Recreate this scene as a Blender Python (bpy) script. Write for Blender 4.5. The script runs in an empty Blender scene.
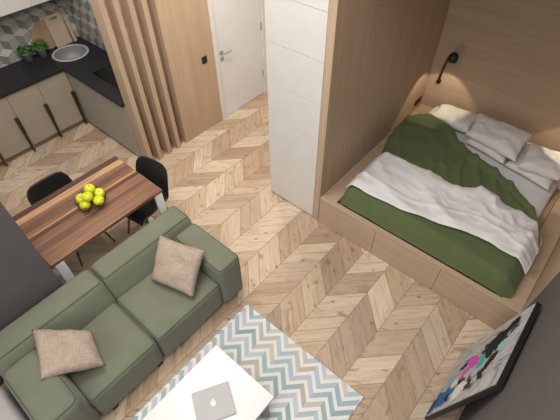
import bpy, bmesh, math, random
from mathutils import Vector, Matrix, noise
random.seed(7)
S = bpy.context.scene
C = S.collection
PI = math.pi

# ------------------------------------------------------------ camera, world, lights, exposure
cam_d = bpy.data.cameras.new('camera'); cam = bpy.data.objects.new('camera', cam_d); C.objects.link(cam)
def cam_axes(a, b, c):
    ca, sa, cb, sb, cc, sc = math.cos(a), math.sin(a), math.cos(b), math.sin(b), math.cos(c), math.sin(c)
    Rz = Matrix(((cb, -sb, 0), (sb, cb, 0), (0, 0, 1)))
    Rp = Matrix(((1, 0, 0), (0, -sa, -ca), (0, ca, -sa)))
    Rr = Matrix(((cc, -sc, 0), (sc, cc, 0), (0, 0, 1)))
    return Rr @ Rp @ Rz
R = cam_axes(0.843212, 3.996560 - PI, -0.01164791)
m = Matrix((R[0], -R[1], -R[2])).transposed().to_4x4()
m.translation = Vector((0, 0, 3.6))
cam.matrix_world = m
cam_d.sensor_width = 36.0
cam_d.lens = 412.77 / 560 * 36
cam_d.clip_start = 0.05
S.camera = cam

S.view_settings.view_transform = 'Standard'
S.view_settings.look = 'None'
S.view_settings.gamma = 1.0
S.view_settings.use_curve_mapping = False
S.view_settings.exposure = 0.0

W = bpy.data.worlds.new('world'); S.world = W; W.use_nodes = True
W.node_tree.nodes['Background'].inputs[0].default_value = (1.0, 0.97, 0.94, 1)
W.node_tree.nodes['Background'].inputs[1].default_value = 0.38

def area(name, loc, target, size, power, col, size_y=None):
    d = bpy.data.lights.new(name, 'AREA'); d.energy = power; d.color = col
    d.shape = 'RECTANGLE' if size_y else 'SQUARE'; d.size = size
    if size_y: d.size_y = size_y
    o = bpy.data.objects.new(name, d); C.objects.link(o); o.location = loc
    o.rotation_euler = (Vector(target) - Vector(loc)).to_track_quat('-Z', 'Y').to_euler()
    return o
def spot(name, loc, target, power, col, angle, blend=0.5, radius=0.05):
    d = bpy.data.lights.new(name, 'SPOT'); d.energy = power; d.color = col
    d.spot_size = math.radians(angle); d.spot_blend = blend; d.shadow_soft_size = radius
    o = bpy.data.objects.new(name, d); C.objects.link(o); o.location = loc
    o.rotation_euler = (Vector(target) - Vector(loc)).to_track_quat('-Z', 'Y').to_euler()
    return o
area('overhead_fill', (0.1, 0.5, 4.5), (0.9, 1.1, 0.0), 2.0, 80, (1.0, 0.97, 0.95))  # added soft fill from overhead, set steep to keep the head wall dim
area('ceiling_light_lounge', (1.1, 2.5, 4.2), (1.1, 2.4, 0), 1.4, 78, (1.0, 0.93, 0.84))
area('low_side_fill', (-2.3, 0.4, 2.3), (2.5, 0.8, 0.4), 1.6, 42, (1.0, 0.96, 0.92))  # added low fill without a modelled window, brightens bed front and nearby floor
spot('ceiling_light_hall', (3.0, 3.0, 3.0), (3.0, 3.0, 0), 85, (1.0, 0.86, 0.68), 120, 0.8, 0.12)
spot('ceiling_light_kitchen', (1.3, 4.4, 3.2), (1.3, 4.5, 0), 45, (1.0, 0.90, 0.78), 120, 0.8, 0.12)

# ------------------------------------------------------------ node helpers
class G:
    """small shader graph builder"""
    def __init__(s, name, rough=0.6, metallic=0.0, spec=0.5):
        s.m = bpy.data.materials.new(name); s.m.use_nodes = True
        s.t = s.m.node_tree; s.b = s.t.nodes['Principled BSDF']
        s.b.inputs['Roughness'].default_value = rough
        s.b.inputs['Metallic'].default_value = metallic
        s.b.inputs['Specular IOR Level'].default_value = spec
    def n(s, typ, **kw):
        x = s.t.nodes.new(typ)
        for k, v in kw.items(): setattr(x, k, v)
        return x
    def put(s, sock, v):
        if isinstance(v, (int, float)): sock.default_value = v
        elif isinstance(v, (tuple, list)): sock.default_value = v
        else: s.t.links.new(v, sock)
    def math(s, op, a, b=0.0, c=0.0):
        x = s.n('ShaderNodeMath', operation=op)
        s.put(x.inputs[0], a); s.put(x.inputs[1], b); s.put(x.inputs[2], c)
        return x.outputs[0]
    def pos(s, kind='Object'):
        x = s.n('ShaderNodeTexCoord'); return x.outputs[kind]
    def xyz(s, v):
        x = s.n('ShaderNodeSeparateXYZ'); s.put(x.inputs[0], v); return x.outputs
    def vec(s, a, b, c):
        x = s.n('ShaderNodeCombineXYZ')
        for i, v in enumerate((a, b, c)): s.put(x.inputs[i], v)
        return x.outputs[0]
    def noise(s, v, scale, detail=3.0, rough=0.55, dist=0.0):
        x = s.n('ShaderNodeTexNoise'); s.put(x.inputs['Vector'], v)
        x.inputs['Scale'].default_value = scale; x.inputs['Detail'].default_value = detail
        x.inputs['Roughness'].default_value = rough; x.inputs['Distortion'].default_value = dist
        return x.outputs[0]
    def white(s, v):
        x = s.n('ShaderNodeTexWhiteNoise', noise_dimensions='3D'); s.put(x.inputs['Vector'], v); return x.outputs[0]
    def ramp(s, f, stops, interp='LINEAR'):
        x = s.n('ShaderNodeValToRGB'); x.color_ramp.interpolation = interp
        e = x.color_ramp.elements
        while len(e) < len(stops): e.new(0.5)
        for i, (p, c) in enumerate(stops):
            e[i].position = p; e[i].color = (c[0], c[1], c[2], 1)
        s.put(x.inputs[0], f); return x.outputs[0]
    def mix(s, f, a, b, blend='MIX'):
        x = s.n('ShaderNodeMix', data_type='RGBA', blend_type=blend)
        s.put(x.inputs[0], f)
        for sock, v in ((x.inputs[6], a), (x.inputs[7], b)):
            if isinstance(v, (tuple, list)): sock.default_value = (v[0], v[1], v[2], 1)
            else: s.t.links.new(v, sock)
        return x.outputs[2]
    def color(s, v):
        if isinstance(v, (tuple, list)): s.b.inputs['Base Color'].default_value = (v[0], v[1], v[2], 1)
        else: s.t.links.new(v, s.b.inputs['Base Color'])
        return s
    def bump(s, h, strength=0.2, dist=0.01):
        x = s.n('ShaderNodeBump'); x.inputs['Strength'].default_value = strength; x.inputs['Distance'].default_value = dist
        s.put(x.inputs['Height'], h); s.t.links.new(x.outputs[0], s.b.inputs['Normal'])
        return s

def plain(name, col, rough=0.6, metallic=0.0, var=0.06, scale=6.0, spec=0.5):
    g = G(name, rough, metallic, spec)
    n = g.noise(g.pos(), scale, 3)
    lo = tuple(c * (1 - var) for c in col); hi = tuple(min(1, c * (1 + var)) for c in col)
    g.color(g.ramp(n, [(0.3, lo), (0.7, hi)]))
    return g.m

def fabric(name, col, rough=0.95, var=0.12, weave=260.0, blot=5.0, bump=0.25):
    g = G(name, rough, 0, 0.15)
    p = g.pos(); n = g.noise(p, blot, 3); w = g.noise(p, weave, 2)
    f = g.math('ADD', g.math('MULTIPLY', n, 0.6), g.math('MULTIPLY', w, 0.4))
    lo = tuple(c * (1 - var) for c in col); hi = tuple(min(1, c * (1 + var)) for c in col)
    g.color(g.ramp(f, [(0.3, lo), (0.7, hi)])); g.bump(w, bump, 0.002)
    g.b.inputs['Sheen Weight'].default_value = 0.15
    return g.m

def oak(name, axis, tones, rough=0.5):
    """oak veneer, grain along the given axis"""
    g = G(name, rough, 0, 0.3)
    x, y, z = g.xyz(g.pos())
    sc = {'x': (0.9, 22, 22), 'y': (22, 0.9, 22), 'z': (22, 22, 0.9)}[axis]
    v = g.vec(g.math('MULTIPLY', x, sc[0]), g.math('MULTIPLY', y, sc[1]), g.math('MULTIPLY', z, sc[2]))
    a = g.noise(v, 1.0, 4, 0.6, 0.4); b = g.noise(v, 6.0, 2)
    f = g.math('ADD', g.math('MULTIPLY', a, 0.75), g.math('MULTIPLY', b, 0.25))
    g.color(g.ramp(f, [(0.28, tones[0]), (0.5, tones[1]), (0.72, tones[2])]))
    g.bump(b, 0.08, 0.003)
    return g.m

# ------------------------------------------------------------ materials
OAK = ((0.43, 0.310, 0.212), (0.485, 0.355, 0.248), (0.545, 0.410, 0.295))
M = {}
M['oak_z'] = oak('oak_upright_grain', 'z', OAK)
M['oak_y'] = oak('oak_cross_grain', 'y', OAK)
M['oak_x'] = oak('oak_long_grain', 'x', OAK)
M['white_wall'] = plain('white_paint', (0.72, 0.70, 0.68), 0.8)
M['white_lacquer'] = plain('white_lacquer', (0.70, 0.68, 0.66), 0.45, var=0.02)
M['door_white'] = plain('door_white', (0.74, 0.74, 0.76), 0.4, var=0.02)
M['gray_wall'] = plain('dark_gray_paint', (0.108, 0.098, 0.099), 0.75, var=0.08)
M['cabinet'] = plain('taupe_cabinet', (0.40, 0.35, 0.285), 0.5, var=0.03)
M['cabinet_gray'] = plain('taupe_gray_cabinet', (0.37, 0.34, 0.30), 0.5, var=0.03)
M['toe'] = plain('toe_kick_brown', (0.20, 0.16, 0.12), 0.6)
M['worktop'] = plain('black_stone', (0.020, 0.021, 0.024), 0.5, var=0.3, scale=60, spec=0.3)
M['glass_black'] = plain('black_glass', (0.004, 0.004, 0.005), 0.12, var=0.0)
M['steel'] = plain('brushed_steel', (0.30, 0.30, 0.305), 0.5, 0.15)
M['steel_rim'] = plain('steel_rim', (0.50, 0.50, 0.50), 0.4, 0.1)
M['ring'] = plain('burner_print', (0.012, 0.012, 0.013), 0.2)
M['bronze'] = plain('dark_bronze', (0.050, 0.038, 0.024), 0.4, 0.4, var=0.2)
M['brass'] = plain('brass', (0.42, 0.27, 0.10), 0.3, 0.8)
M['black_metal'] = plain('black_metal', (0.012, 0.012, 0.013), 0.45)
M['black_plastic'] = plain('black_shell', (0.014, 0.014, 0.015), 0.42, var=0.1)
M['leg_wood'] = plain('chair_leg_wood', (0.30, 0.19, 0.10), 0.5, var=0.2)
M['sofa'] = fabric('olive_upholstery', (0.168, 0.180, 0.128), var=0.08)
M['sofa_seam'] = fabric('olive_seam', (0.085, 0.094, 0.062), var=0.05)
M['foot'] = plain('black_foot', (0.02, 0.018, 0.016), 0.5)
M['throw'] = fabric('pale_gray_throw', (0.42, 0.40, 0.39), var=0.08)
M['duvet'] = fabric('green_duvet', (0.105, 0.135, 0.058), var=0.10, bump=0.1)
M['sheet'] = fabric('white_bedding', (0.73, 0.725, 0.735), var=0.04, bump=0.08)
M['pillow'] = fabric('ivory_pillow', (0.69, 0.67, 0.645), var=0.04, bump=0.08)
M['table_white'] = plain('white_gloss', (0.70, 0.69, 0.69), 0.3, var=0.01)
M['leg_white'] = plain('white_powder_coat', (0.88, 0.87, 0.86), 0.4, var=0.02)
M['laptop'] = plain('silver_aluminium', (0.40, 0.395, 0.40), 0.5, 0.1, var=0.02)
M['logo'] = plain('white_logo', (0.95, 0.95, 0.95), 0.3, var=0.0)
M['pot'] = plain('gray_pot', (0.33, 0.33, 0.33), 0.7)
M['leaf'] = plain('herb_leaf', (0.05, 0.15, 0.02), 0.6, var=0.5, scale=40)
M['soil'] = plain('soil', (0.03, 0.02, 0.012), 0.9)
M['board'] = oak('board_wood', 'z', ((0.30, 0.20, 0.12), (0.38, 0.26, 0.16), (0.45, 0.32, 0.2)))
M['board_pale'] = oak('board_pale_wood', 'z', ((0.46, 0.36, 0.25), (0.53, 0.42, 0.30), (0.58, 0.47, 0.34)))
M['apple'] = plain('green_apple', (0.60, 0.64, 0.02), 0.35, var=0.16, scale=14)
M['stem'] = plain('apple_stem', (0.12, 0.07, 0.02), 0.7)
M['wire'] = plain('dark_wire', (0.06, 0.05, 0.035), 0.35, 0.6)
M['canvas_edge'] = plain('black_frame', (0.010, 0.010, 0.012), 0.5)
M['bulb'] = plain('lamp_inner', (0.9, 0.8, 0.6), 0.4)

def tan_linen():
    g = G('tan_linen', 0.95, 0, 0.1)
    x, y, z = g.xyz(g.pos('Generated'))
    a = g.noise(g.vec(g.math('MULTIPLY', x, 90), g.math('MULTIPLY', y, 6), z), 1.0, 2)
    b = g.noise(g.vec(g.math('MULTIPLY', x, 6), g.math('MULTIPLY', y, 90), z), 1.0, 2)
    f = g.math('MULTIPLY', g.math('ADD', a, b), 0.5)
    g.color(g.ramp(f, [(0.33, (0.30, 0.238, 0.182)), (0.5, (0.385, 0.312, 0.247)), (0.67, (0.47, 0.39, 0.32))]))
    g.bump(f, 0.4, 0.003)
    return g.m
M['linen'] = tan_linen()

def floor_mat():
    g = G('chevron_oak_floor', 0.45, 0, 0.35)
    x, y, z = g.xyz(g.pos())
    w = 0.2915
    yy = g.math('DIVIDE', g.math('SUBTRACT', y, 0.15 - 20 * w), w)
    col = g.math('FLOOR', yy)
    d = g.math('PINGPONG', g.math('MULTIPLY', yy, w), w)          # 0 on a ridge line, w on a valley line
    s = g.math('ADD', g.math('ADD', x, d), 20.0)
    ss = g.math('DIVIDE', g.math('ADD', s, -22.47 + 0.1625 * 140), 0.1625)
    pid = g.math('FLOOR', ss); pair = g.math('FLOOR', g.math('MULTIPLY', ss, 0.5))
    fr = g.math('FRACT', ss)
    r1 = g.white(g.vec(pair, col, 3.0)); r2 = g.white(g.vec(pid, col, 6.0)); rnd2 = g.white(g.vec(pair, col, 9.0))
    rnd = g.math('ADD', g.math('MULTIPLY', r1, 0.84), g.math('MULTIPLY', r2, 0.16))
    al = g.math('SUBTRACT', x, d)
    gv = g.vec(g.math('MULTIPLY', al, 3.0), g.math('MULTIPLY', s, 26.0), g.math('MULTIPLY', rnd, 50))
    grain = g.noise(gv, 1.0, 4, 0.6, 0.5)
    blot = g.noise(g.vec(g.math('MULTIPLY', al, 4.0), g.math('MULTIPLY', s, 9.0), g.math('MULTIPLY', rnd, 30)), 1.0, 2, 0.5, 0.8)
    base = g.ramp(rnd, [(0.1, (0.395, 0.285, 0.195)), (0.35, (0.49, 0.365, 0.255)), (0.6, (0.56, 0.43, 0.308)), (0.9, (0.68, 0.56, 0.43))])
    gr = g.ramp(grain, [(0.3, (0.80, 0.76, 0.71)), (0.55, (1, 1, 1)), (0.75, (1.07, 1.06, 1.05))])
    c = g.mix(1.0, base, gr, 'MULTIPLY')
    bl = g.ramp(blot, [(0.26, (0.66, 0.58, 0.51)), (0.40, (1, 1, 1))])
    c = g.mix(1.0, c, bl, 'MULTIPLY')
    grey = g.math('GREATER_THAN', rnd2, 0.86)
    c = g.mix(g.math('MULTIPLY', grey, 0.30), c, (0.36, 0.29, 0.235))
    # knots
    vo = g.n('ShaderNodeTexVoronoi'); g.put(vo.inputs['Vector'], g.vec(g.math('MULTIPLY', al, 0.55), g.math('MULTIPLY', s, 1.0), g.math('MULTIPLY', rnd, 9)))
    vo.inputs['Scale'].default_value = 6.0
    kn = g.ramp(vo.outputs['Distance'], [(0.05, (0.28, 0.19, 0.13)), (0.14, (1, 1, 1))])
    c = g.mix(0.65, c, kn, 'MULTIPLY')
    # joints
    fp = g.math('FRACT', g.math('MULTIPLY', ss, 0.5))
    split = g.math('GREATER_THAN', rnd2, 0.62)                    # some boards are laid as two narrow ones
    e0 = g.math('MINIMUM', fr, g.math('SUBTRACT', 1.0, fr)); ep = g.math('MULTIPLY', g.math('MINIMUM', fp, g.math('SUBTRACT', 1.0, fp)), 2.0)
    e1 = g.math('ADD', g.math('MULTIPLY', split, e0), g.math('MULTIPLY', g.math('SUBTRACT', 1.0, split), ep))
    fy = g.math('FRACT', yy); e2 = g.math('MINIMUM', fy, g.math('SUBTRACT', 1.0, fy))
    j = g.math('MAXIMUM', g.math('LESS_THAN', e1, 0.022), g.math('LESS_THAN', e2, 0.010))
    c = g.mix(g.math('MULTIPLY', j, 0.7), c, (0.20, 0.125, 0.075))
    g.color(c); g.bump(grain, 0.08, 0.003)
    return g.m
M['floor'] = floor_mat()

def rug_mat():
    g = G('chevron_rug', 0.95, 0, 0.1)
    x, y, z = g.xyz(g.pos())
    w = 0.1078
    yy = g.math('DIVIDE', g.math('SUBTRACT', y, 1.31 - 20 * w), w)
    col = g.math('FLOOR', yy)
    d = g.math('PINGPONG', g.math('MULTIPLY', yy, w), w)
    s = g.math('ADD', g.math('DIVIDE', g.math('ADD', x, d), 0.097), 40.2)
    pid = g.math('FLOOR', s)
    white = g.math('LESS_THAN', g.math('FRACT', s), 0.42)
    rnd = g.white(g.vec(pid, g.math('FLOOR', g.math('MULTIPLY', g.math('ADD', col, pid), 0.5)), 2.0))
    rnd_b = g.white(g.vec(pid, col, 5.0))
    c = g.ramp(rnd, [(0.0, (0.42, 0.52, 0.57)), (0.16, (0.56, 0.50, 0.44)), (0.32, (0.33, 0.45, 0.46)), (0.42, (0.50, 0.58, 0.63)),
                     (0.56, (0.60, 0.55, 0.50)), (0.68, (0.38, 0.48, 0.49)), (0.78, (0.55, 0.55, 0.64)), (0.90, (0.50, 0.45, 0.40)), (0.94, (0.48, 0.57, 0.61))], 'CONSTANT')
    n = g.noise(g.pos(), 160, 2)
    c = g.mix(1.0, c, g.ramp(rnd_b, [(0.0, (0.88, 0.88, 0.88)), (1.0, (1.12, 1.12, 1.12))]), 'MULTIPLY')
    c = g.mix(white, c, (0.78, 0.79, 0.76))
    c = g.mix(0.22, c, g.ramp(n, [(0.3, (0.55, 0.55, 0.55)), (0.7, (1, 1, 1))]), 'MULTIPLY')
    g.color(c); g.bump(n, 0.4, 0.004)
    return g.m
M['rug'] = rug_mat()

def walnut_mat():
    g = G('walnut_strips', 0.35, 0, 0.4)
    x, y, z = g.xyz(g.pos())
    D, T, Mi, O, B = (0.110, 0.052, 0.034), (0.50, 0.30, 0.165), (0.235, 0.120, 0.074), (0.46, 0.23, 0.115), (0.165, 0.085, 0.060)
    f = g.math('DIVIDE', g.math('ADD', y, 0.36), 0.775)
    base = g.ramp(f, [(0.0, Mi), (0.10, (0.22, 0.12, 0.07)), (0.17, Mi), (0.26, B), (0.33, (0.24, 0.13, 0.075)), (0.37, Mi), (0.46, D),
                      (0.52, O), (0.56, Mi), (0.62, B), (0.72, Mi), (0.80, T), (0.90, D)], 'CONSTANT')
    gr = g.noise(g.vec(g.math('MULTIPLY', x, 2.2), g.math('MULTIPLY', y, 70), z), 1.0, 4, 0.65, 0.6)
    c = g.mix(1.0, base, g.ramp(gr, [(0.3, (0.55, 0.52, 0.5)), (0.55, (1, 1, 1)), (0.75, (1.5, 1.45, 1.4))]), 'MULTIPLY')
    g.color(c)
    return g.m
M['walnut'] = walnut_mat()

def tile_mat(name, axis):
    """tumbling block tiles: hexagons split in three rhombi of three grays"""
    g = G(name, 0.35, 0, 0.4)
    x, y, z = g.xyz(g.pos())
    u = x if axis == 'x' else y
    k = 1 / 0.19
    u = g.math('ADD', g.math('MULTIPLY', u, k), 50.0); v = g.math('ADD', g.math('MULTIPLY', z, k), 0.12 + 17.3205)
    q = math.sqrt(3)
    ax = g.math('SUBTRACT', g.math('MODULO', u, 1.0), 0.5); ay = g.math('SUBTRACT', g.math('MODULO', v, q), q / 2)
    bx = g.math('SUBTRACT', g.math('MODULO', g.math('ADD', u, 0.5), 1.0), 0.5)
    by = g.math('SUBTRACT', g.math('MODULO', g.math('ADD', v, q / 2), q), q / 2)
    da = g.math('ADD', g.math('MULTIPLY', ax, ax), g.math('MULTIPLY', ay, ay))
    db = g.math('ADD', g.math('MULTIPLY', bx, bx), g.math('MULTIPLY', by, by))
    sel = g.math('LESS_THAN', da, db)
    def pick(p, r): return g.math('ADD', g.math('MULTIPLY', sel, p), g.math('MULTIPLY', g.math('SUBTRACT', 1.0, sel), r))
    gx, gy = pick(ax, bx), pick(ay, by)
    ix, iy = g.math('ROUND', g.math('MULTIPLY', g.math('SUBTRACT', u, gx), 2)), g.math('ROUND', g.math('MULTIPLY', g.math('SUBTRACT', v, gy), 2 / q))
    ang = g.math('MODULO', g.math('ADD', g.math('ARCTAN2', gy, gx), 2 * PI - PI / 6 + 2 * PI / 3), 2 * PI)
    sec = g.math('FLOOR', g.math('DIVIDE', ang, 2 * PI / 3))
    shade = g.ramp(g.math('DIVIDE', g.math('ADD', sec, 0.5), 3.0), [(0.0, (0.37, 0.37, 0.36)), (0.3333, (0.52, 0.52, 0.51)), (0.6667, (0.23, 0.23, 0.23))], 'CONSTANT')
    rnd = g.white(g.vec(ix, iy, sec))
    tint = g.ramp(rnd, [(0.0, (0.75, 0.74, 0.72)), (0.3, (1.05, 0.98, 0.90)), (0.6, (0.95, 1.0, 1.0)), (1.0, (1.25, 1.22, 1.18))])
    g.color(g.mix(1.0, shade, tint, 'MULTIPLY'))
    return g.m
M['tile_x'] = tile_mat('cube_tiles_rear', 'x'); M['tile_y'] = tile_mat('cube_tiles_side', 'y')

def art_mat():
    """flat abstract picture: splashes on a pale gray ground (u across 0.73, v up 1.14)"""
    g = G('abstract_painting', 0.6, 0, 0.15)
    x, y, z = g.xyz(g.pos())           # local: x across, z up
    p = g.vec(g.math('ADD', g.math('MULTIPLY', x, 1.8), g.math('MULTIPLY', z, 0.9)), g.math('SUBTRACT', g.math('MULTIPLY', z, 0.8), g.math('MULTIPLY', x, 0.6)), 0.0)
    wob = g.noise(p, 4.5, 4, 0.6, 1.0); wob2 = g.noise(g.vec(g.math('MULTIPLY', x, 2.2), z, 5.0), 6.0, 4, 0.65, 1.5)
    c = g.ramp(g.noise(p, 5.0, 4, 0.6, 1.5), [(0.30, (0.02, 0.02, 0.024)), (0.36, (0.25, 0.27, 0.29)), (0.44, (0.42, 0.42, 0.42)), (0.6, (0.52, 0.52, 0.52)), (0.72, (0.70, 0.70, 0.70))])
    def blob(c, u, v, ru, rv, col, nz=0.9, ang=0.0, thr=1.0):
        dx = g.math('SUBTRACT', x, u); dz = g.math('SUBTRACT', z, v)
        ca, sa = math.cos(ang), math.sin(ang)
        a = g.math('ADD', g.math('MULTIPLY', dx, ca), g.math('MULTIPLY', dz, sa))
        b = g.math('SUBTRACT', g.math('MULTIPLY', dz, ca), g.math('MULTIPLY', dx, sa))
        a = g.math('DIVIDE', a, ru); b = g.math('DIVIDE', b, rv)
        r = g.math('SQRT', g.math('ADD', g.math('MULTIPLY', a, a), g.math('MULTIPLY', b, b)))
        r = g.math('ADD', r, g.math('MULTIPLY', g.math('SUBTRACT', wob2, 0.5), nz * 4))
        mk = g.ramp(r, [(0.85 * thr, (1, 1, 1)), (1.0 * thr, (0, 0, 0))])
        return g.mix(mk, c, col)
    for b in ART: c = blob(c, *b)
    g.color(c)
    return g.m
ART = [(0.20, 0.22, 0.12, 0.22, (0.03, 0.14, 0.32), 0.6), (0.26, 0.05, 0.10, 0.10, (0.02, 0.07, 0.20), 0.6), (0.05, 0.16, 0.10, 0.06, (0.30, 0.42, 0.52), 0.8),
       (-0.10, 0.36, 0.05, 0.12, (0.015, 0.015, 0.018), 0.6, 0.5), (0.12, 0.42, 0.12, 0.04, (0.015, 0.015, 0.018), 0.8, 0.9), (0.20, 0.60, 0.06, 0.04, (0.03, 0.03, 0.03), 0.8),
       (-0.13, 0.72, 0.13, 0.20, (0.010, 0.012, 0.013), 0.55, 0.4), (-0.24, 0.90, 0.08, 0.10, (0.012, 0.012, 0.014), 0.7), (0.06, 0.80, 0.12, 0.05, (0.012, 0.012, 0.014), 0.7, -0.6),
       (-0.01, 0.62, 0.10, 0.06, (0.03, 0.42, 0.42), 0.45, 0.6), (-0.07, 0.46, 0.07, 0.15, (0.62, 0.10, 0.44), 0.40, -0.5), (0.02, 0.40, 0.05, 0.08, (0.62, 0.10, 0.44), 0.5, 0.9),
       (0.16, 0.74, 0.09, 0.025, (0.015, 0.015, 0.017), 0.8, 0.8), (0.24, 0.30, 0.05, 0.03, (0.015, 0.015, 0.018), 0.9, 0.5), (-0.06, 0.88, 0.05, 0.06, (0.30, 0.55, 0.58), 0.6), (0.14, 0.56, 0.05, 0.03, (0.05, 0.05, 0.045), 0.8), (0.22, 0.46, 0.08, 0.10, (0.75, 0.75, 0.75), 0.5), (0.10, 0.30, 0.05, 0.06, (0.72, 0.72, 0.72), 0.5)]
M['art'] = art_mat()

# ------------------------------------------------------------ mesh helpers
def link_mesh(name, me, mat, parent=None, smooth=False):
    me.materials.append(mat)
    if smooth:
        for p in me.polygons: p.use_smooth = True
    o = bpy.data.objects.new(name, me); C.objects.link(o)
    if parent is not None: o.parent = parent
    return o
def obj(name, bm, mat, parent=None, smooth=False, origin=None):
    bmesh.ops.recalc_face_normals(bm, faces=bm.faces[:])
    if origin is not None:
        bmesh.ops.translate(bm, verts=bm.verts[:], vec=-Vector(origin))
    me = bpy.data.meshes.new(name); bm.to_mesh(me); bm.free()
    o = link_mesh(name, me, mat, parent, smooth)
    if origin is not None: o.location = origin
    return o
def new(): return bmesh.new()
def box(bm, lo, hi, bev=0.0, seg=2):
    t = bmesh.new()
    bmesh.ops.create_cube(t, size=1.0)
    lo, hi = Vector(lo), Vector(hi); c = (lo + hi) / 2; d = hi - lo
    for v in t.verts: v.co = Vector((v.co.x * d.x, v.co.y * d.y, v.co.z * d.z)) + c
    if bev > 0: bmesh.ops.bevel(t, geom=t.edges[:], offset=bev, segments=seg, affect='EDGES', profile=0.5)
    merge(bm, t); return bm
def merge(bm, t, M4=None):
    if M4 is not None: bmesh.ops.transform(t, matrix=M4, verts=t.verts[:])
    me = bpy.data.meshes.new('tmp'); t.to_mesh(me); t.free(); bm.from_mesh(me); bpy.data.meshes.remove(me)
def prism(bm, pts, z0, z1, bev=0.0):
    t = bmesh.new()
    vs = [t.verts.new((p[0], p[1], z0)) for p in pts]; f = t.faces.new(vs)
    r = bmesh.ops.extrude_face_region(t, geom=[f])
    for v in [e for e in r['geom'] if isinstance(e, bmesh.types.BMVert)]: v.co.z = z1
    bmesh.ops.recalc_face_normals(t, faces=t.faces[:])
    if bev: bmesh.ops.bevel(t, geom=t.edges[:], offset=bev, segments=2, affect='EDGES', profile=0.5)
    merge(bm, t); return bm
def tube(bm, pts, rad, n=10, closed=False):
    pts = [Vector(p) for p in pts]; N = len(pts)
    rads = rad if isinstance(rad, (list, tuple)) else [rad] * N
    rings = []; ref = None
    for i, p in enumerate(pts):
        a = pts[(i - 1) % N] if (closed or i > 0) else p; b = pts[(i + 1) % N] if (closed or i < N - 1) else p
        d = (b - a).normalized()
        if ref is None: ref = d.orthogonal().normalized()
        ref = (ref - d * ref.dot(d)); ref = ref.normalized() if ref.length > 1e-6 else d.orthogonal().normalized()
        s = d.cross(ref)
        rings.append([bm.verts.new(p + (ref * math.cos(2 * PI * k / n) + s * math.sin(2 * PI * k / n)) * rads[i]) for k in range(n)])
    for i in range(N if closed else N - 1):
        A, B = rings[i], rings[(i + 1) % N]
        for k in range(n): bm.faces.new((A[k], A[(k + 1) % n], B[(k + 1) % n], B[k]))
    if not closed: bm.faces.new(rings[0]); bm.faces.new(rings[-1][::-1])
    return bm
def lathe(bm, prof, n=32, c=(0, 0, 0)):
    rings = []
    for r, z in prof:
        if r < 1e-5: rings.append([bm.verts.new((c[0], c[1], c[2] + z))])
        else: rings.append([bm.verts.new((c[0] + r * math.cos(2 * PI * k / n), c[1] + r * math.sin(2 * PI * k / n), c[2] + z)) for k in range(n)])
    for A, B in zip(rings, rings[1:]):
        for k in range(n):
            a, b = A[k % len(A)], A[(k + 1) % len(A)]; d, e = B[k % len(B)], B[(k + 1) % len(B)]
            f = [a, b, e, d] if len(A) > 1 and len(B) > 1 else ([a, e, d] if len(A) == 1 else [a, b, d])
            try: bm.faces.new(f)
            except ValueError: pass
    return bm
def cushion(bm, lo, hi, r=0.06, puff=0.02, n=14, wr=0.004, seed=0.0, warp=None):
    """soft upholstered block: rounded edges, slightly swollen faces, fine creases"""
    lo, hi = Vector(lo), Vector(hi); c = (lo + hi) / 2; h = (hi - lo) / 2
    t = bmesh.new(); bmesh.ops.create_cube(t, size=2.0)
    bmesh.ops.subdivide_edges(t, edges=t.edges[:], cuts=n, use_grid_fill=True)
    for v in t.verts:
        u = Vector(v.co)
        u = Vector([math.copysign(abs(k) ** 0.8, k) for k in u])
        p = Vector((u.x * h.x, u.y * h.y, u.z * h.z))
        inn = Vector([max(-(h[i] - r), min(h[i] - r, p[i])) for i in range(3)])
        d = p - inn
        if d.length > 1e-6: p = inn + d.normalized() * r
        w = Vector([(1 - u[(i + 1) % 3] ** 2) * (1 - u[(i + 2) % 3] ** 2) * puff * u[i] for i in range(3)])
        p += w
        q = p + c
        nz = noise.noise(q * 5 + Vector((seed, 0, 0))) * wr + noise.noise(q * 14 + Vector((0, seed, 0))) * wr * 0.5
        p += Vector((u.x, u.y, u.z)).normalized() * nz
        v.co = p + c
        if warp: v.co = warp(v.co)
    merge(bm, t); return bm
def pillow_bm(w, h, t, n=26, seed=0.0, wr=0.012, pinch=0.06):
    """pillow in local x/y with thickness along z"""
    bm = new(); top = []; bot = []
    def f(i, j, sgn):
        u, v = -1 + 2 * i / n, -1 + 2 * j / n
        x = u * w / 2 * (1 - pinch * (1 - u * u) * 0 - pinch * (1 - v * v) * abs(u)); y = v * h / 2 * (1 - pinch * (1 - u * u) * abs(v))
        b = max(0.0, (1 - u ** 4)) ** 0.5 * max(0.0, (1 - v ** 4)) ** 0.5
        z = sgn * t / 2 * b
        k = noise.noise(Vector((x * 6 + seed, y * 6, sgn * 2 + seed))) + 0.6 * noise.noise(Vector((x * 13, y * 13 + seed, sgn * 3)))
        return Vector((x, y, z + k * wr * min(1.0, b * 2 + .15) ))
    g = {}
    for s in (1, -1):
        for i in range(n + 1):
            for j in range(n + 1):
                edge = i in (0, n) or j in (0, n)
                if s == -1 and edge: g[s, i, j] = g[1, i, j]; continue
                g[s, i, j] = bm.verts.new(f(i, j, s))
    for s in (1, -1):
        for i in range(n):
            for j in range(n):
                q = [g[s, i, j], g[s, i + 1, j], g[s, i + 1, j + 1], g[s, i, j + 1]]
                bm.faces.new(q if s == 1 else q[::-1])
    return bm
def frame4(o, xdir, ydir):
    x = Vector(xdir).normalized(); y = Vector(ydir); y = (y - x * y.dot(x)).normalized(); z = x.cross(y)
    m4 = Matrix((x, y, z)).transposed().to_4x4(); m4.translation = Vector(o); return m4

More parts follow.
